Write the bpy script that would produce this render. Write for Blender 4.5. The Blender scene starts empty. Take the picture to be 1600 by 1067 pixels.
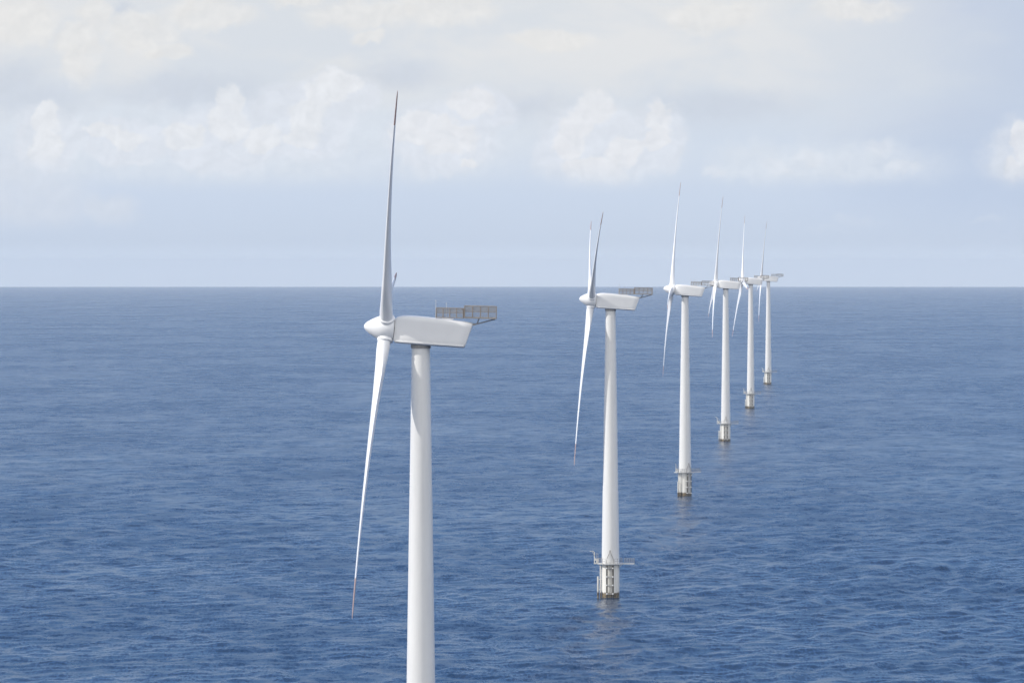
import bpy, math, random
import numpy as np
from mathutils import Vector, Matrix
R = math.radians
random.seed(4); rng = np.random.default_rng(11)
sc = bpy.context.scene
COL = sc.collection

# ------------------------------------------------------------------ camera
FPX = 8000.0            # focal length in photo pixels (1600 wide)
EYE = 413.5             # photo row of true eye level
CAM_H = 78.2            # metres above the sea
RE = 8.35e6             # effective earth radius (with refraction)
cam = bpy.data.cameras.new('camera'); cam_o = bpy.data.objects.new('camera', cam); COL.objects.link(cam_o)
cam.sensor_width = 36.0; cam.lens = 36.0*FPX/1600.0
cam.clip_start = 1.0; cam.clip_end = 200000.0
cam_o.location = (0, 0, CAM_H)
cam_o.rotation_euler = (R(90) - math.atan((533.5-EYE)/FPX), 0, 0)
sc.camera = cam_o

# ------------------------------------------------------------------ sun
SUN_EL, SUN_AZ = R(36), R(-99)      # azimuth from +Y (view direction), clockwise; -98 = from the left, a little behind the viewer
sd = Vector((math.sin(SUN_AZ)*math.cos(SUN_EL), math.cos(SUN_AZ)*math.cos(SUN_EL), math.sin(SUN_EL)))
sun = bpy.data.lights.new('sun', 'SUN'); sun_o = bpy.data.objects.new('sun', sun); COL.objects.link(sun_o)
sun.energy = 3.4; sun.angle = R(0.6); sun.color = (1.0, 0.955, 0.89)
sun_o.rotation_euler = sd.to_track_quat('Z', 'Y').to_euler()
sun_o.location = (0, 0, 400)

sc.view_settings.view_transform = 'Standard'
sc.view_settings.look = 'None'
sc.view_settings.exposure = 0.0
sc.view_settings.gamma = 1.0
sc.cycles.max_bounces = 6
sc.cycles.volume_bounces = 1

# ------------------------------------------------------------------ node helpers
class NT:
    def __init__(self, tree): self.t = tree; self.n = tree.nodes; self.l = tree.links
    def put(self, sock, v):
        if hasattr(v, 'is_output'): self.l.new(v, sock)
        else: sock.default_value = v
    def m(self, op, a, b=None, c=None, clamp=False):
        n = self.n.new('ShaderNodeMath'); n.operation = op; n.use_clamp = clamp
        self.put(n.inputs[0], a)
        if b is not None: self.put(n.inputs[1], b)
        if c is not None: self.put(n.inputs[2], c)
        return n.outputs[0]
    def ss(self, v, lo, hi, a=0.0, b=1.0):
        n = self.n.new('ShaderNodeMapRange'); n.interpolation_type = 'SMOOTHSTEP'
        self.put(n.inputs[0], v); self.put(n.inputs[1], lo); self.put(n.inputs[2], hi)
        self.put(n.inputs[3], a); self.put(n.inputs[4], b)
        return n.outputs[0]
    def xyz(self, x, y, z=0.0):
        n = self.n.new('ShaderNodeCombineXYZ')
        for i, v in enumerate((x, y, z)): self.put(n.inputs[i], v)
        return n.outputs[0]
    def sep(self, v):
        n = self.n.new('ShaderNodeSeparateXYZ'); self.l.new(v, n.inputs[0]); return n.outputs
    def noise(self, vec, scale, detail=4, rough=0.5, dist=0.0):
        n = self.n.new('ShaderNodeTexNoise'); self.l.new(vec, n.inputs['Vector'])
        n.inputs['Scale'].default_value = scale; n.inputs['Detail'].default_value = detail
        n.inputs['Roughness'].default_value = rough; n.inputs['Distortion'].default_value = dist
        return n.outputs['Fac']
    def vm(self, op, a, b=None, idx=0):
        n = self.n.new('ShaderNodeVectorMath'); n.operation = op
        self.put(n.inputs[0], a)
        if b is not None: self.put(n.inputs[1], b)
        return n.outputs['Value'] if op in ('LENGTH', 'DOT_PRODUCT', 'DISTANCE') else n.outputs[0]
    def mix(self, f, a, b, blend='MIX'):
        n = self.n.new('ShaderNodeMix'); n.data_type = 'RGBA'; n.blend_type = blend
        self.put(n.inputs[0], f)
        for s, v in ((n.inputs[6], a), (n.inputs[7], b)):
            self.put(s, v if hasattr(v, 'is_output') else (*v, 1.0))
        return n.outputs[2]
    def ramp(self, f, stops):
        n = self.n.new('ShaderNodeValToRGB'); self.l.new(f, n.inputs[0])
        e = n.color_ramp.elements
        e[0].position, e[0].color = stops[0][0], (*stops[0][1], 1)
        e[1].position, e[1].color = stops[-1][0], (*stops[-1][1], 1)
        for p, c in stops[1:-1]:
            x = e.new(p); x.color = (*c, 1)
        return n.outputs[0]

def s2l(r, g, b):
    f = lambda c: (c/255/12.92 if c/255 <= .04045 else ((c/255+.055)/1.055)**2.4)
    return (f(r), f(g), f(b))

# ------------------------------------------------------------------ sky (world: a real sky at infinity)
world = bpy.data.worlds.new('World'); sc.world = world; world.use_nodes = True
wt = world.node_tree
for n in list(wt.nodes): wt.nodes.remove(n)
W = NT(wt)
tc = wt.nodes.new('ShaderNodeTexCoord')
dx, dy, dz = W.sep(tc.outputs['Generated'])
az = W.m('ARCTAN2', dx, dy)
el = W.m('ARCSINE', dz)
sky = wt.nodes.new('ShaderNodeTexSky'); sky.sky_type = 'NISHITA'; sky.sun_disc = False
sky.sun_elevation = SUN_EL; sky.sun_rotation = SUN_AZ
sky.air_density = 1.0; sky.dust_density = 0.1; sky.ozone_density = 4.0; sky.altitude = 80
nish = W.vm('MULTIPLY', sky.outputs[0], (0.088, 0.110, 0.146))
# sky angles, 1 unit = 0.0125 rad
u = W.m('MULTIPLY_ADD', az, 80.0, 8.0)
v = W.m('MULTIPLY_ADD', el, -80.0, EYE/100)       # grows downwards, horizon near 4.48
q = W.xyz(u, v)
# air near the horizon: pale blue, greyer and whiter with height
base = W.ramp(W.m('MULTIPLY', W.m('ADD', v, 6.0), 1/11.0), [
    ((-6.0+6)/11, s2l(200, 214, 232)), ((0.0+6)/11, s2l(219, 224, 230)), ((1.3+6)/11, s2l(215, 222, 231)),
    ((2.3+6)/11, s2l(209, 220, 235)), ((3.1+6)/11, s2l(203, 216, 235)), ((3.8+6)/11, s2l(199, 212, 231)),
    ((4.6+6)/11, s2l(201, 214, 231))])
# thin high sheet
warp1 = W.xyz(W.m('MULTIPLY', u, 0.35), W.m('MULTIPLY', v, 0.75), 3.1)
sheet = W.noise(warp1, 1.1, 6, 0.55, 0.4)
sheet_m = W.m('MULTIPLY', W.ss(sheet, 0.40, 0.66), W.ss(v, 2.9, 0.6))
col = W.mix(W.m('MULTIPLY', sheet_m, 0.8), base, s2l(230, 231, 232))
# right hand sky is clearer and bluer
right = W.m('MULTIPLY', W.ss(W.m('MULTIPLY_ADD', sheet, 5.0, u), 14.5, 19.5), W.ss(v, 4.3, 2.6))
col = W.mix(W.m('MULTIPLY', right, 0.75), col, s2l(184, 200, 226))
# cumulus: lobes broken up by noise at three sizes, lit from the upper left
def wnoise(scale, amp, detail):
    n = wt.nodes.new('ShaderNodeTexNoise'); W.l.new(q, n.inputs['Vector'])
    n.inputs['Scale'].default_value = scale; n.inputs['Detail'].default_value = detail; n.inputs['Roughness'].default_value = 0.6
    return W.vm('MULTIPLY', W.vm('SUBTRACT', n.outputs['Color'], (0.5, 0.5, 0.5)), (amp, amp, 0.0))
qw = W.vm('ADD', W.vm('ADD', q, wnoise(1.7, 0.50, 3)), wnoise(5.0, 0.17, 4))
billow = W.noise(qw, 3.0, 6, 0.6)
billow2 = W.noise(W.vm('ADD', qw, (-0.09, -0.11, 0.0)), 3.0, 6, 0.6)
relief = W.m('MULTIPLY', W.m('SUBTRACT', billow, billow2), 1.0)
def lobes(lst):
    acc = None
    for (cx, cy, rx, ry) in lst:
        d = W.vm('SUBTRACT', qw, (cx/100, cy/100, 0))
        d = W.vm('MULTIPLY', d, (100/rx, 100/ry, 0))
        k = W.m('SUBTRACT', 1.0, W.vm('LENGTH', d))
        acc = k if acc is None else W.m('MAXIMUM', acc, k)
    return acc
def cloud(col, lst, edge, alpha, colour, fade_lo, fade_hi, rel=0.5):
    rel *= 0.45
    mask = W.ss(lobes(lst), 0.0, edge)
    mask = W.m('MULTIPLY', mask, W.ss(v, fade_hi/100, fade_lo/100))
    a = W.m('MULTIPLY', W.m('MULTIPLY', mask, W.ss(billow, 0.25, 0.62, 0.72, 1.0)), alpha, clamp=True)
    lit = W.vm('SCALE', W.xyz(*colour)); W.put(lit.node.inputs['Scale'], W.m('MULTIPLY_ADD', relief, rel, 1.0))
    return W.mix(a, col, lit)
# soft broad banks with a flat base near v = 3
col = cloud(col, [(420, 240, 340, 100), (250, 225, 300, 110), (110, 220, 190, 120), (950, 240, 180, 100), (700, 225, 200, 95), (560, 215, 120, 95), (1290, 260, 260, 55), (1180, 255, 120, 50)],
            0.75, 0.75, s2l(222, 229, 238), 270, 308, 0.3)
col = cloud(col, [(60, 320, 130, 70), (0, 290, 120, 100), (170, 330, 70, 40)], 0.7, 0.6, s2l(218, 224, 234), 330, 378, 0.3)
# the grey undersides above
col = cloud(col, [(300, 145, 230, 40), (60, 160, 130, 45), (620, 120, 110, 36), (820, 165, 100, 40), (20, 130, 80, 50), (1130, 170, 200, 40), (190, 20, 40, 16)],
            0.9, 0.65, s2l(203, 211, 224), 170, 240, 0.3)
# mid tone bodies of the heads
col = cloud(col, [(350, 220, 110, 66), (470, 190, 95, 75), (530, 150, 70, 46), (75, 220, 62, 62), (195, 225, 85, 44), (930, 235, 110, 80), (1025, 220, 62, 66), (690, 220, 105, 62), (750, 170, 70, 40)],
            0.28, 0.72, s2l(225, 230, 239), 250, 306, 0.5)
col = cloud(col, [(1585, 250, 70, 80)], 0.6, 0.7, s2l(224, 229, 237), 270, 305, 0.5)
# bright lobes
col = cloud(col, [(532, 130, 44, 22), (505, 150, 40, 26), (480, 185, 40, 36), (362, 160, 30, 26), (352, 192, 40, 34), (285, 212, 36, 26),
                  (410, 215, 36, 26), (76, 190, 28, 28), (74, 232, 36, 34), (150, 210, 30, 16), (195, 218, 40, 20), (470, 215, 34, 20)],
            0.30, 0.62, s2l(235, 237, 240), 225, 290, 0.6)
col = cloud(col, [(925, 170, 38, 32), (905, 195, 34, 24), (890, 225, 36, 30), (975, 235, 34, 30), (930, 265, 60, 26), (1032, 188, 26, 34), (1020, 222, 28, 22),
                  (650, 205, 46, 28), (700, 215, 50, 34), (735, 160, 50, 24), (730, 255, 16, 10), (1598, 225, 24, 34), (1590, 268, 36, 26)],
            0.30, 0.64, s2l(235, 236, 239), 245, 300, 0.6)
col = cloud(col, [(1118, 266, 28, 14), (1212, 260, 24, 18), (1262, 248, 34, 20), (1375, 232, 32, 22), (1408, 264, 38, 13), (1340, 347, 50, 12), (1290, 362, 60, 7), (1540, 345, 40, 10)],
            0.6, 0.50, s2l(226, 231, 239), 275, 380, 0.4)
# high bright billows at the top
col = cloud(col, [(35, 35, 80, 50), (125, 105, 34, 50), (120, 65, 50, 40), (150, 30, 40, 40), (225, 50, 80, 40), (265, 82, 60, 22), (330, 25, 100, 34),
                  (560, 25, 110, 32), (575, 58, 36, 16), (470, 2, 60, 18), (1110, 25, 100, 34), (1340, 18, 100, 26), (690, 15, 110, 34), (860, 60, 90, 20)],
            0.55, 0.68, s2l(234, 233, 231), 100, 180, 0.6)
# above the picture: broken fair weather cloud over blue sky
dome = W.noise(tc.outputs['Generated'], 2.6, 6, 0.55, 0.3)
behind = W.ss(dy, 0.25, -0.35)                    # unseen bright cloud deck added behind the viewer to fill the shaded faces
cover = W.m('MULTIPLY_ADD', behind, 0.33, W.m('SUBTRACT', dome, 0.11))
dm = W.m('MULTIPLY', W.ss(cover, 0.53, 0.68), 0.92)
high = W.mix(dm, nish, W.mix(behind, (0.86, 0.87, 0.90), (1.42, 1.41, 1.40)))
# long sight lines through the sea air lose a little light: the open sky behind it is brighter
col = W.vm('SCALE', col); col.node.inputs['Scale'].default_value = 1.0
W.put(col.node.inputs['Scale'], W.ss(v, 3.75, 4.2, 1.0, 1.16))
elmix = W.ss(el, R(3.2), R(5.5))
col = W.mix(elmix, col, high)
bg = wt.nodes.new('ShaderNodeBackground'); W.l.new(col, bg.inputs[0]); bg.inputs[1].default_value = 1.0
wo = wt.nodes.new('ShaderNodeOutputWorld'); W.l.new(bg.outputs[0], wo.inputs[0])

# ------------------------------------------------------------------ object helpers
def tag(o, label=None, cat=None, group=None, kind=None):
    if label: o['label'] = label
    if cat: o['category'] = cat
    if group: o['group'] = group
    if kind: o['kind'] = kind
    return o

class MB:
    def __init__(self): self.v = []; self.f = []
    def add(self, vs, fs):
        o = len(self.v); self.v += [tuple(p) for p in vs]; self.f += [tuple(i+o for i in f) for f in fs]
    def box(self, c, s, rot=None):
        c = Vector(c); h = Vector(s)/2
        vs = []
        for x in (-1, 1):
            for y in (-1, 1):
                for z in (-1, 1):
                    p = Vector((x*h.x, y*h.y, z*h.z))
                    vs.append(c + (rot @ p if rot else p))
        self.add(vs, [(0,1,3,2),(4,6,7,5),(0,4,5,1),(2,3,7,6),(0,2,6,4),(1,5,7,3)])
    def tube(self, pts, r, n=8, closed=False):
        pts = [Vector(p) for p in pts]; rings = []
        N = len(pts)
        for i, p in enumerate(pts):
            a = pts[(i-1) % N] if (closed or i > 0) else p
            b = pts[(i+1) % N] if (closed or i < N-1) else p
            t = (b-a).normalized()
            s = t.cross(Vector((0,0,1)) if abs(t.z) < .95 else Vector((1,0,0))).normalized()
            w = s.cross(t)
            rr = r[i] if isinstance(r, (list, tuple)) else r
            rings.append([p + rr*(math.cos(2*math.pi*k/n)*s + math.sin(2*math.pi*k/n)*w) for k in range(n)])
        vs = [q for g in rings for q in g]; fs = []
        for i in range(N if closed else N-1):
            j = (i+1) % N
            for k in range(n):
                fs.append((i*n+k, i*n+(k+1) % n, j*n+(k+1) % n, j*n+k))
        if not closed:
            fs.append(tuple(range(n))[::-1]); fs.append(tuple((N-1)*n+k for k in range(n)))
        self.add(vs, fs)
    def lathe(self, prof, n=48, c=(0,0,0), axis='z', caps=True):
        vs = []
        for (r, h) in prof:
            for k in range(n):
                a = 2*math.pi*k/n
                if axis == 'z': vs.append((c[0]+r*math.cos(a), c[1]+r*math.sin(a), c[2]+h))
                else: vs.append((c[0]+h, c[1]+r*math.cos(a), c[2]+r*math.sin(a)))
        fs = []
        for i in range(len(prof)-1):
            for k in range(n):
                fs.append((i*n+k, i*n+(k+1) % n, (i+1)*n+(k+1) % n, (i+1)*n+k))
        if caps:
            fs.append(tuple(range(n))[::-1]); fs.append(tuple((len(prof)-1)*n+k for k in range(n)))
        self.add(vs, fs)
    def loft(self, rings):
        n = len(rings[0]); vs = [p for g in rings for p in g]; fs = []
        for i in range(len(rings)-1):
            for k in range(n):
                fs.append((i*n+k, i*n+(k+1) % n, (i+1)*n+(k+1) % n, (i+1)*n+k))
        fs.append(tuple(range(n))[::-1]); fs.append(tuple((len(rings)-1)*n+k for k in range(n)))
        self.add(vs, fs)
    def build(self, name, mat, parent=None, angle=35):
        me = bpy.data.meshes.new(name); me.from_pydata(self.v, [], self.f); me.materials.append(mat)
        import bmesh
        bm = bmesh.new(); bm.from_mesh(me); bmesh.ops.recalc_face_normals(bm, faces=bm.faces); bm.to_mesh(me); bm.free()
        me.polygons.foreach_set('use_smooth', [True]*len(me.polygons))
        me.set_sharp_from_angle(angle=R(angle))
        o = bpy.data.objects.new(name, me); COL.objects.link(o)
        if parent: o.parent = parent
        return o

# ------------------------------------------------------------------ materials
def mat(name):
    m = bpy.data.materials.new(name); m.use_nodes = True
    n = NT(m.node_tree); p = m.node_tree.nodes['Principled BSDF']
    return m, n, p
def paint(name, c0, c1, rough=0.4, streak=True, scale=0.6):
    m, n, p = mat(name)
    t = m.node_tree.nodes.new('ShaderNodeTexCoord')
    v = n.vm('MULTIPLY', t.outputs['Object'], (1, 1, 0.12 if streak else 1.0))
    f = n.noise(v, scale, 6, 0.6)
    f = n.ss(f, 0.35, 0.75)
    n.put(p.inputs['Base Color'], n.mix(f, c0, c1))
    n.put(p.inputs['Roughness'], n.m('MULTIPLY_ADD', f, 0.15, rough))
    return m
M_tower = paint('tower_paint', (.75, .75, .74), (.70, .70, .69), 0.38, True, 1.2)
M_gel = paint('gelcoat', (.88, .885, .89), (.85, .855, .86), 0.30, False, 0.5)
M_nac = paint('nacelle_paint', (.82, .82, .815), (.78, .78, .78), 0.36, False, 0.35)
M_red = paint('red_tip_paint', (.46, .32, .28), (.42, .29, .26), 0.4, False, 1.0)
M_dark = paint('gap_shadow_dark', (.035, .035, .035), (.06, .055, .05), 0.6, False, 2.0)  # near black, shadow of the gap behind the spinner put into the colour
M_galv = paint('galvanised_steel', (.34, .33, .32), (.25, .24, .23), 0.5, False, 3.0)
M_rust = paint('weathered_railing', (.30, .26, .22), (.22, .19, .16), 0.55, False, 3.0)
M_fend = paint('fender_paint', (.045, .042, .038), (.09, .08, .065), 0.6, True, 2.0)
M_lite = paint('light_steel', (.66, .66, .64), (.52, .52, .50), 0.45, True, 2.0)

def foundation_mat(name, c_clean, c_dull):
    m, n, p = mat(name)
    t = m.node_tree.nodes.new('ShaderNodeTexCoord')
    o = t.outputs['Object']
    x, y, z = n.sep(o)
    f = n.ss(n.noise(n.vm('MULTIPLY', o, (1, 1, .15)), 1.6, 6, 0.6), 0.4, 0.75)
    clean = n.mix(f, c_clean, c_dull)
    # rust runs
    runs = n.noise(n.vm('MULTIPLY', o, (1, 1, .06)), 2.6, 4, 0.6)
    runs = n.m('MULTIPLY', n.ss(runs, 0.55, 0.75), n.ss(z, 7.5, 2.0))
    clean = n.mix(n.m('MULTIPLY', runs, 0.55), clean, (.36, .29, .19))
    # tidal growth below about 1.2 m, ragged edge
    e = n.noise(o, 1.3, 6, 0.65)
    zz = n.m('MULTIPLY_ADD', n.m('SUBTRACT', e, 0.5), 1.3, z)
    g = n.ss(zz, 1.5, 1.05)
    slime = n.mix(n.ss(n.noise(o, 3.0, 4), .35, .65), (.035, .030, .020), (.24, .185, .105))
    n.put(p.inputs['Base Color'], n.mix(g, clean, slime))
    n.put(p.inputs['Roughness'], 0.5)
    return m
M_found = foundation_mat('foundation_paint', (.80, .785, .73), (.68, .66, .60))
M_jtube = foundation_mat('cable_tube_paint', (.72, .71, .67), (.58, .56, .50))

# ------------------------------------------------------------------ sea: one curved sheet, waves modelled where they can be seen
def build_sea():
    fine = np.linspace(R(-7.4), R(7.4), 820)
    side = np.radians(np.array([8.2, 9.5, 12, 16, 22, 30, 40, 52, 66, 82, 100, 120, 140, 160]))
    th = np.concatenate([-side[::-1], fine, side]); nth = len(th)        # the ring closes across the back
    rows = np.linspace(1120, 452, 1330)
    # depression angle -> distance on the curved sea
    a = (rows-EYE)/FPX
    hz = math.sqrt(2*CAM_H/RE)
    rr = RE*(a - np.sqrt(np.maximum(a*a - hz*hz, 0)))
    rr = rr[(rr > 0)]
    far = np.array([27500, 30000, 32500, 35000, 37500, 40000, 43000.0])
    far = far[far > rr[-1]*1.03]
    near = np.array([1.0, 60, 150, 260, 380, 500, 600, 680, 740, 790, 830])
    near = near[near < rr[0]-10]
    r = np.concatenate([near, rr, far]); nr = len(r)
    dr = np.gradient(r)
    RR, TT = np.meshgrid(r, th, indexing='ij')
    X = RR*np.sin(TT); Y = RR*np.cos(TT); Z = -RR*RR/(2*RE)
    amp_edge = np.clip((R(8.0)-np.abs(TT))/R(0.6), 0, 1)*np.clip((RR-640)/150, 0, 1)*np.clip((r[-1]-RR)/6000, 0, 1)
    step = np.maximum(dr[:, None], RR*(fine[1]-fine[0]))
    H = np.zeros_like(Z)
    ncomp = 64
    lam = np.exp(rng.uniform(np.log(6.0), np.log(60), ncomp))
    for L in lam:
        k = 2*math.pi/L
        d = rng.normal(0, R(38)) + (R(180) if rng.random() < .08 else 0) - R(20)
        kx, ky = k*math.cos(d), k*math.sin(d)
        A = 0.0052*L**0.92 * math.exp(-(L/23.0)**2) * rng.uniform(.6, 1.3)
        vis = np.clip(L/(3.0*step) - 0.7, 0, 1)
        ph = rng.uniform(0, 2*math.pi)
        w = np.sin(kx*X + ky*Y + ph)
        H += A*vis*(w + 0.22*(w*w-0.5))
    # gusts: wave height differs slowly from place to place
    g = 1 + .15*np.sin(X*.011+Y*.004+1)*np.sin(Y*.0063-X*.003) + .12*np.sin(X*.023-Y*.0021+2)
    Z = Z + H*amp_edge*g
    V = np.stack([X, Y, Z], -1).reshape(-1, 3)
    idx = np.arange(nr*nth).reshape(nr, nth)
    q1 = np.stack([idx[:-1, :-1], idx[:-1, 1:], idx[1:, 1:], idx[1:, :-1]], -1).reshape(-1, 4)
    q2 = np.stack([idx[:-1, -1], idx[:-1, 0], idx[1:, 0], idx[1:, -1]], -1)
    Q = np.concatenate([q1, q2])[:, ::-1]
    me = bpy.data.meshes.new('sea')
    me.vertices.add(len(V)); me.vertices.foreach_set('co', V.astype(np.float32).ravel())
    me.loops.add(Q.size); me.loops.foreach_set('vertex_index', Q.astype(np.int32).ravel())
    me.polygons.add(len(Q)); me.polygons.foreach_set('loop_start', np.arange(0, Q.size, 4, dtype=np.int32))
    me.polygons.foreach_set('use_smooth', np.ones(len(Q), dtype=bool))
    me.update(calc_edges=True)
    m, n, p = mat('sea_water')
    t = m.node_tree.nodes.new('ShaderNodeTexCoord'); o = t.outputs['Object']
    geo = m.node_tree.nodes.new('ShaderNodeNewGeometry')
    def slopes(scl, k, detail, rough):            # wave slopes at one range of sizes
        nn = m.node_tree.nodes.new('ShaderNodeTexNoise'); n.l.new(n.vm('MULTIPLY', o, scl), nn.inputs['Vector'])
        nn.inputs['Scale'].default_value = 1.0; nn.inputs['Detail'].default_value = detail; nn.inputs['Roughness'].default_value = rough
        nn.inputs['Distortion'].default_value = 0.25
        return n.vm('MULTIPLY', n.vm('SUBTRACT', nn.outputs['Color'], (.5, .5, .5)), (k, k, 0))
    o3 = n.vm('MULTIPLY', o, (0.11, 0.05, 0))
    patch = n.ss(n.noise(o3, 0.07, 6, 0.62), 0.33, 0.68)          # gusts, tens to hundreds of metres
    gust = n.ss(n.noise(o3, 0.45, 4, 0.6), 0.35, 0.7)
    amp = n.m('ADD', n.m('MULTIPLY', patch, 0.5), n.m('MULTIPLY_ADD', gust, 0.5, 0.50))
    sl = n.vm('ADD', slopes((.16, .085, 0), 0.62, 4, 0.70), slopes((1.7, .42, 0), 0.66, 3, 0.72))
    sl2 = n.vm('SCALE', sl); n.put(sl2.node.inputs['Scale'], amp)
    nv = n.vm('NORMALIZE', n.vm('ADD', geo.outputs['Normal'], sl2))
    n.l.new(nv, p.inputs['Normal'])
    n.put(p.inputs['Base Color'], n.mix(patch, (.011, .034, .077), (.013, .039, .088)))
    n.put(p.inputs['Roughness'], n.m('ADD', n.m('MULTIPLY', patch, 0.05), n.m('MULTIPLY_ADD', gust, 0.05, 0.215)))
    p.inputs['IOR'].default_value = 1.333
    me.materials.append(m)
    ob = bpy.data.objects.new('sea', me); COL.objects.link(ob)
    tag(ob, kind='structure')
    return ob
build_sea()

# ------------------------------------------------------------------ wind turbine
HUB_Z = 70.0; OVER = 4.5; TILT = R(5.3)
AX_Z = HUB_Z - OVER*math.sin(TILT)           # rotor axis height over the tower centre
NAC = Matrix.Translation((0, 0, AX_Z)) @ Matrix.Rotation(TILT, 4, 'Y')     # nose (-x) tips up

def section(r):
    st = [ # r, chord, thickness, twist, roundness
        (1.55, 1.70, 1.70, 9, 1), (3.0, 1.70, 1.70, 9, 1), (4.2, 2.05, 1.62, 9, .75), (5.6, 2.85, 1.52, 9, .35), (7.2, 3.35, 1.36, 8.5, .12),
        (9.0, 3.30, 1.17, 7, 0), (12, 2.95, .96, 5.5, 0), (16, 2.55, .74, 4, 0), (20, 2.25, .58, 2.8, 0), (25, 1.9, .45, 2, 0),
        (30, 1.55, .34, 1.4, 0), (34.5, 1.25, .265, 1.0, 0), (37.0, 1.02, .215, 1.0, 0), (38.5, .80, .17, .9, 0), (39.0, .45, .11, .9, 0), (39.25, .10, .03, .9, 0)]
    for i in range(len(st)-1):
        if st[i][0] <= r <= st[i+1][0]+1e-9:
            f = (r-st[i][0])/(st[i+1][0]-st[i][0])
            return [st[i][j]*(1-f)+st[i+1][j]*f for j in range(5)]
def ring(r, n=28):
    _, c, t, tw, rd = section(r)
    a = R(tw+2.0); pts = []
    for k in range(n):
        th = 2*math.pi*k/n
        # circle / ellipse
        ex, ey = -0.5*math.cos(th), 0.5*math.sin(th)             # chordwise -.5 (lead) .. .5
        s = (1-math.cos(th))/2                                  # 0 at lead .. 1 at trail
        yt = 4.3*(0.2969*math.sqrt(max(s, 0))-0.126*s-0.3516*s*s+0.2843*s**3-0.1036*s**4)*1.9
        ya = (yt/2 if math.sin(th) >= 0 else -yt/2) + 0.05*math.sin(math.pi*s)
        cx = (s-0.34)*c*(1-rd) + ex*c*rd
        cy = ya*t*(1-rd) + ey*t*rd
        # cx: +towards trailing edge, cy: + towards downwind (suction) side
        tang = -(cx*math.cos(a)) - cy*math.sin(a)*0
        lead_up = -cx*math.sin(a)
        up = lead_up - cy*math.cos(a)
        tang = -cx*math.cos(a) + (-cy)*(-math.sin(a))
        pts.append((up + 0.05*r - 0.00095*r*r, tang, r))
    return pts
def frange(a, b, n): return [a+(b-a)*i/(n-1) for i in range(n)]

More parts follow.
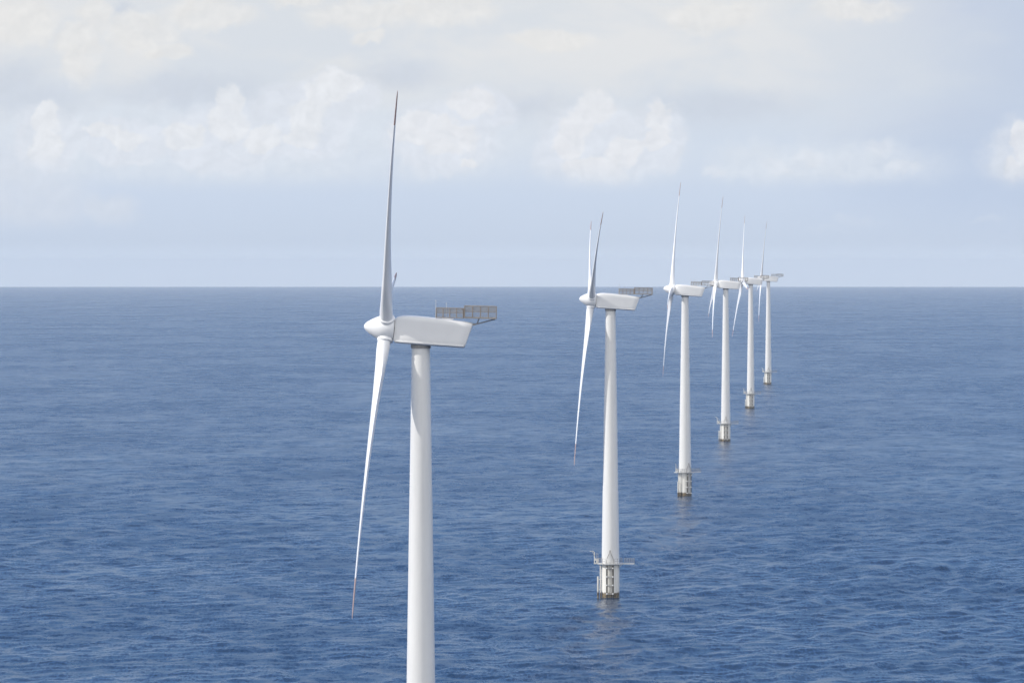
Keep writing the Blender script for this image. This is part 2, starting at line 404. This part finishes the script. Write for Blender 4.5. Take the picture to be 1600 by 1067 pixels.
def build_turbine():
    root = bpy.data.objects.new('wind_turbine', None); COL.objects.link(root); root.empty_display_size = 3
    # tower
    b = MB(); zt = AX_Z-1.62
    prof = [(2.08, 8.05)] + [(2.08-(2.08-1.17)*(((z-8.05)/(zt-8.05))**1.05), z) for z in frange(9.0, zt, 14)]
    b.lathe(prof, 64); tw = b.build('tower', M_tower, root)
    rad = lambda z: 2.08-(2.08-1.17)*(((max(z, 8.05)-8.05)/(zt-8.05))**1.05)
    for z in (26.5, 46.5):
        b = MB(); b.lathe([(rad(z), z-.05), (rad(z)+.012, z-.045), (rad(z)+.012, z+.045), (rad(z), z+.05)], 64, caps=False); b.build('flange', M_tower, tw)
    b = MB(); b.lathe([(1.28, zt-.55), (1.30, zt-.5), (1.30, zt+.25)], 48); b.build('yaw_ring', M_galv, root)
    # nacelle: lofted along its axis
    secs = [(-3.36, 1.15, -1.62, 1.42), (-3.18, 1.28, -1.72, 1.62), (-2.5, 1.48, -1.74, 1.82), (-1.6, 1.66, -1.73, 1.91), (0, 1.74, -1.70, 1.94),
            (2.5, 1.74, -1.65, 1.90), (4.8, 1.70, -1.60, 1.80), (5.75, 1.66, -1.57, 1.72)]
    def nring(x, hw, z0, z1, e=9.0, n=56, rake=0.0):
        out = []
        for k in range(n):
            a = 2*math.pi*k/n; ca, sa = math.cos(a), math.sin(a)
            d = (abs(ca)**e+abs(sa)**e)**(-1/e)
            z = (z0+z1)/2 + sa*d*(z1-z0)/2
            out.append((x + rake*(z-z0)/(z1-z0), ca*d*hw, z))
        return out
    b = MB()
    rs = [nring(-3.42, .95, -1.42, 1.2)] + [nring(x, h, a, c, rake=(0.75*max(0, (x+1.6))/7.35)) for x, h, a, c in secs]
    rs += [nring(5.86, 1.58, -1.50, 1.62, rake=.76), nring(5.90, 1.42, -1.36, 1.42, rake=.74)]
    rs = [[(x-(0 if i > 2 else 0), y, z) for x, y, z in g] for i, g in enumerate(rs)]
    b.loft(rs); nac = b.build('nacelle', M_nac, root, 40); nac.matrix_local = NAC
    b = MB()   # lower fairing lip running round the foot of the nacelle
    rs = []
    for x, h, a, c in secs[1:]:
        rs.append([(x, h*s+.035*s, z) for s, z in ((-1, a+.34), (-1, a+.16))] + [(x, -h*.86, a-.035), (x, h*.86, a-.035)] + [(x, h*s+.035*s, z) for s, z in ((1, a+.16), (1, a+.34))])
    b.loft(rs); b.build('lower_fairing', M_nac, nac, 40)
    b = MB(); b.box((3.3, 0, 1.93), (1.5, 1.3, .14)); b.build('roof_hatch', M_nac, nac)
    # main shaft collar between spinner and nacelle, coloured dark for the gap's shadow
    b = MB(); b.lathe([(1.0, -3.7), (1.0, -3.3)], 40, axis='x'); c = b.build('shaft_collar', M_dark, root); c.matrix_local = NAC
    # spinner
    prof = [(.02, -7.40), (.20, -7.36), (.38, -7.26), (.60, -7.04), (.82, -6.74), (1.06, -6.36), (1.30, -5.92), (1.50, -5.48), (1.64, -5.05), (1.70, -4.6), (1.70, -4.1), (1.64, -3.78), (1.55, -3.58), (1.46, -3.47), (1.2, -3.45)]
    b = MB(); b.lathe(prof, 56, axis='x'); sp = b.build('spinner', M_gel, root, 50); sp.matrix_local = NAC
    # blade
    b = MB(); b.loft([ring(r) for r in frange(1.55, 9, 18)+frange(9.5, 34.0, 32)]); bl = b.build('blade', M_gel, root, 60)
    b = MB(); b.loft([ring(r) for r in frange(34.0, 37.5, 7)+frange(37.8, 39.25, 10)]); b.build('blade_tip', M_red, bl, 60)
    b = MB(); b.lathe([(.88, 1.40), (1.02, 1.42), (1.02, 1.78), (.96, 1.86), (.86, 1.87)], 40); b.build('root_collar', M_gel, bl)
    # hoist platform on the roof and its overhanging basket
    hp = bpy.data.objects.new('hoist_platform', None); COL.objects.link(hp); hp.parent = root
    hp.matrix_local = NAC @ Matrix.Rotation(-TILT*0.75, 4, 'Y')
    Z0 = 1.90
    def rail(x0, x1, z0, z1, wy, nx):
        f = MB()
        for s in (-1, 1):
            y = s*wy
            for i in range(nx+1):
                x = x0+(x1-x0)*i/nx
                f.tube([(x, y, z0), (x, y, z1)], .050, 6)
            for z in (z0+.03, (z0+z1)/2, z1):
                f.tube([(x0, y, z), (x1, y, z)], .042 if abs(z-(z0+z1)/2) > .1 else .024, 6)
        for x in (x0, x1):
            for i in range(4):
                y = -wy+2*wy*i/3
                f.tube([(x, y, z0), (x, y, z1)], .035, 6)
            for z in (z0+.03, (z0+z1)/2, z1): f.tube([(x, -wy, z), (x, wy, z)], .035, 6)
        f.build('railing', M_rust, hp)
        for s in (-1, 1):                        # wire mesh infill, closer woven in the upper half
            g = MB(); y = s*(wy+.004)
            n = int((x1-x0)/.15)
            for i in range(n):
                x = x0+(x1-x0)*(i+.5)/n
                g.box((x, y, (z0+z1)/2), (.018, .012, z1-z0-.06))
            for i in range(int((z1-z0)*.5/.055)):
                z = z1-.05-i*.055
                g.box(((x0+x1)/2, y+.010*s, z), (x1-x0-.02, .012, .017))
            for i in range(3): g.box(((x0+x1)/2, y+.010*s, z0+.12+i*.17), (x1-x0-.02, .012, .014))
            g.build('mesh_panel', M_galv, hp)
    rail(1.95, 5.45, Z0-.08, Z0+1.20, 1.45, 4)
    rail(5.62, 9.72, Z0+.02, Z0+1.55, 1.75, 4)
    b = MB(); b.box((7.67, 0, Z0-.03), (4.2, 3.56, .09)); b.build('deck', M_galv, hp)
    b = MB()
    for s in (-1, 1):
        b.tube([(6.45, s*1.1, Z0-.85), (7.25, s*1.1, Z0-.78), (9.6, s*1.1, Z0-.09)], .07, 8)
        b.tube([(7.25, s*1.1, Z0-.78), (7.5, s*1.1, Z0-.09)], .06, 8)
        b.box((6.72, s*1.1, Z0-.84), (.62, .22, .24))
    b.tube([(7.25, -1.1, Z0-.78), (7.25, 1.1, Z0-.78)], .05, 8)
    b.build('brace', M_galv, hp)
    b = MB(); b.box((5.52, 0, Z0+.55), (.14, .9, 1.2)); b.box((5.38, -.7, Z0+1.1), (.35, .2, .2)); b.build('gate', M_rust, hp)
    for (x, y, h) in ((1.9, -1.1, 2.2), (3.25, -.6, 1.85)):
        b = MB(); b.tube([(x, y, Z0-.1), (x, y, Z0+h-.5), (x, y, Z0+h)], [.035, .03, .02], 6); b.lathe([(.07, Z0+h-.12), (.07, Z0+h)], 10, c=(x, y, 0)); b.build('sensor_mast', M_lite, hp)
    # foundation
    b = MB(); b.lathe([(2.10, -4), (2.10, 7.9)], 64); fo = b.build('foundation', M_found, root)
    for s in (-1, 1):
        b = MB(); b.tube([(s*.72, -2.75, -3), (s*.72, -2.75, 7.7)], .19, 12)
        for z in (1.1, 3.1, 5.1, 7.1):
            b.lathe([(.215, z-.1), (.215, z+.1)], 12, c=(s*.72, -2.75, 0))
        b.build('fender_tube', M_fend, fo)
    for z in (1.1, 3.1, 5.1, 7.1):
        b = MB()
        for s in (-1, 1):
            b.tube([(s*.72, -2.98, z), (s*.72, -2.0, z)], .13, 10)
            b.lathe([(.02, z-.16), (.19, z-.15), (.19, z+.15), (.02, z+.16)], 12, c=(s*.72, -2.98, 0))
        b.tube([(-.72, -2.9, z+.05), (-.3, -2.6, z-.08), (.3, -2.6, z-.08), (.72, -2.9, z+.05)], .07, 8)
        b.build('standoff', M_lite, fo)
    b = MB()
    for s in (-1, 1): b.tube([(s*.22, -2.42, -2), (s*.22, -2.42, 8.6)], .03, 6)
    for i in range(33): b.tube([(-.22, -2.42, -1.8+i*.31), (.22, -2.42, -1.8+i*.31)], .016, 5)
    b.build('ladder', M_galv, fo)
    for (a, z1, rr, off) in ((R(186), 5.0, .2, 2.95), (R(200), 7.6, .17, 2.45), (R(172), 7.6, .15, 2.4)):
        b = MB(); x, y = off*math.cos(a), off*math.sin(a)
        b.tube([(x, y, -3), (x, y, z1)], rr, 12)
        for z in (1.9, 4.3):
            b.tube([(x, y, z), (x*.7, y*.7, z)], .09, 8)
        b.build('cable_tube', M_jtube, fo)
    # work platform
    b = MB(); n = 56
    b.lathe([(2.13, 7.97), (3.15, 7.97), (3.15, 8.15), (2.13, 8.15)], n, caps=False)
    b.box((4.3, 0, 8.06), (2.7, 2.3, .21)); b.box((-3.45, -.1, 8.06), (.9, 1.6, .215))
    for a in range(0, 360, 45):
        c_, s_ = math.cos(R(a+20)), math.sin(R(a+20))
        b.tube([(2.1*c_, 2.1*s_, 7.1), (3.1*c_, 3.1*s_, 7.95)], .06, 6)
    wp = b.build('work_platform', M_lite, root)
    b = MB()
    N = 26; P = []
    for i in range(N):
        a = 2*math.pi*i/N
        x, y = 3.09*math.cos(a), 3.09*math.sin(a)
        deg = math.degrees(a)
        if deg < 22 or deg > 338 or 255 < deg < 285: continue
        P.append((deg, x, y)); b.tube([(x, y, 8.17), (x, y, 9.3)], .036, 5)
    for z in (8.72, 9.28):
        for (lo, hi) in ((22, 255), (285, 338)):
            seg = [(x, y, z) for d, x, y in P if lo <= d <= hi]
            if len(seg) > 1: b.tube(seg, .034, 5)
    b.build('railing', M_galv, wp)
    b = MB()
    for s in (-1, 1):
        for x in (3.3, 3.9, 4.5, 5.05, 5.55): b.tube([(x, s*1.1, 8.17), (x, s*1.1, 9.3)], .028, 5)
        for z in (8.55, 8.92, 9.28): b.tube([(3.3, s*1.1, z), (5.55, s*1.1, z)], .025, 5)
    for y in (-.55, 0, .55): b.tube([(5.55, y, 8.17), (5.55, y, 9.3)], .028, 5)
    for z in (8.55, 8.92, 9.28): b.tube([(5.55, -1.1, z), (5.55, 1.1, z)], .025, 5)
    b.build('landing_railing', M_galv, wp)
    b = MB()   # davit crane on the left of the deck
    b.tube([(-3.75, -.3, 8.1), (-3.75, -.3, 10.7)], [.13, .10], 10)
    b.tube([(-3.75, -.3, 10.65), (-4.1, -.75, 10.95), (-4.75, -1.5, 11.0)], [.10, .09, .07], 8)
    b.tube([(-3.75, -.3, 9.7), (-4.2, -.85, 10.92)], .05, 6)
    b.box((-3.55, -.3, 9.0), (.34, .4, .5))
    b.build('davit_crane', M_lite, wp)
    b = MB(); b.box((-3.1, -.35, 8.65), (.55, .6, .9)); b.tube([(-2.9, -.9, 8.1), (-2.9, -.9, 10.4)], .04, 6); b.tube([(-3.3, -.9, 8.1), (-3.3, -.9, 10.4)], .04, 6); b.tube([(-3.3, -.9, 10.4), (-2.9, -.9, 10.4)], .04, 6)
    b.build('equipment_box', M_lite, wp)
    b = MB()   # pointed frame over the ladder head
    arch = [(.78, 8.1), (.80, 8.9), (.70, 9.4), (.48, 9.9), (.24, 10.4), (.09, 10.8), (.05, 11.3)]
    for y in (-2.72, -2.25):
        for s in (-1, 1): b.tube([(s*x, y+(.23 if y < -2.5 else -.23)*max(0, (z-9.2)/2), z) for x, z in arch], .075, 6)
    for z in (8.7, 9.3):
        for s in (-1, 1): b.tube([(s*.78, -2.72, z), (s*.78, -2.25, z)], .035, 6)
    b.lathe([(.10, 11.0), (.14, 11.1), (.10, 11.3)], 10, c=(0, -2.47, 0))
    b.build('ladder_gate', M_galv, wp)
    return root, bl

def blade_matrix(phi):
    p = R(phi)
    rad = Vector((0, -math.sin(p), math.cos(p))); tan = Vector((0, -math.cos(p), -math.sin(p))); up = Vector((-1, 0, 0))
    m = Matrix((up, tan, rad)).transposed().to_4x4()
    return NAC @ Matrix.Translation((-OVER, 0, 0)) @ m

def kids(o): return [c for c in bpy.data.objects if c.parent == o]
def copy_tree(o, parent=None):
    ch = kids(o); c = o.copy(); COL.objects.link(c)
    if parent: c.parent = parent
    for k in ch: copy_tree(k, c)
    return c

proto, blade0 = build_turbine()
copy_tree(blade0, proto); copy_tree(blade0, proto)

# photo column of the tower, distance, blade angle (0 = up, + towards the viewer), yaw, foundation turn, label
TURB = [
    (657.5, 663.0, 40.3, -0.5, 0, 'nearest and largest white wind turbine, standing alone at left, its tower foot out of view'),
    (954.0, 1204.0, 58.7, 1.3, -5, 'second nearest white turbine, two raised blades close together in a narrow V'),
    (1070.5, 1735.0, -20.7, -2.3, 31, 'third white turbine in the row, right of the narrow V blades, foot ladder turned rightward'),
    (1134.0, 2271.0, 7.0, 0.0, 0, 'fourth white turbine in the row, two lower blades hanging side by side'),
    (1173.0, 2803.0, -23.0, 3.0, 0, 'second farthest white turbine, one long blade hanging down left, between two others'),
    (1200.5, 3375.0, 17.0, 0.0, 0, 'farthest and smallest white turbine, at the right end of the row'),
]
roots = [proto] + [copy_tree(proto) for _ in TURB[1:]]
for o, (px, d, phi, yaw, fy, lab) in zip(roots, TURB):
    x = (px-800)*d/FPX
    o.location = (x, d, -(d*d+x*x)/(2*RE)); o.rotation_euler = (0, 0, R(yaw))
    tag(o, lab, 'wind turbine', 'white wind turbines standing in a row in the sea')
    k = 0
    for c in kids(o):
        nm = c.name.split('.')[0]
        if nm == 'blade': c.matrix_local = blade_matrix(phi+120*k); k += 1
        elif nm in ('foundation', 'work_platform'): c.rotation_euler = (0, 0, R(fy))

# ------------------------------------------------------------------ sea air
bot = -(43000.0**2)/(2*RE) - 1.0; top = 116.0
b = MB(); b.box((0, 0, (bot+top)/2), (88000, 88000, top-bot))
m = bpy.data.materials.new('sea_air'); m.use_nodes = True
for n_ in list(m.node_tree.nodes): m.node_tree.nodes.remove(n_)
pv = m.node_tree.nodes.new('ShaderNodeVolumePrincipled'); out = m.node_tree.nodes.new('ShaderNodeOutputMaterial')
pv.inputs['Color'].default_value = (.87, .945, 1.0, 1); pv.inputs['Density'].default_value = 3.1e-5; pv.inputs['Anisotropy'].default_value = 0.0
m.node_tree.links.new(pv.outputs[0], out.inputs['Volume'])
hz_o = b.build('haze', m); tag(hz_o, kind='stuff')
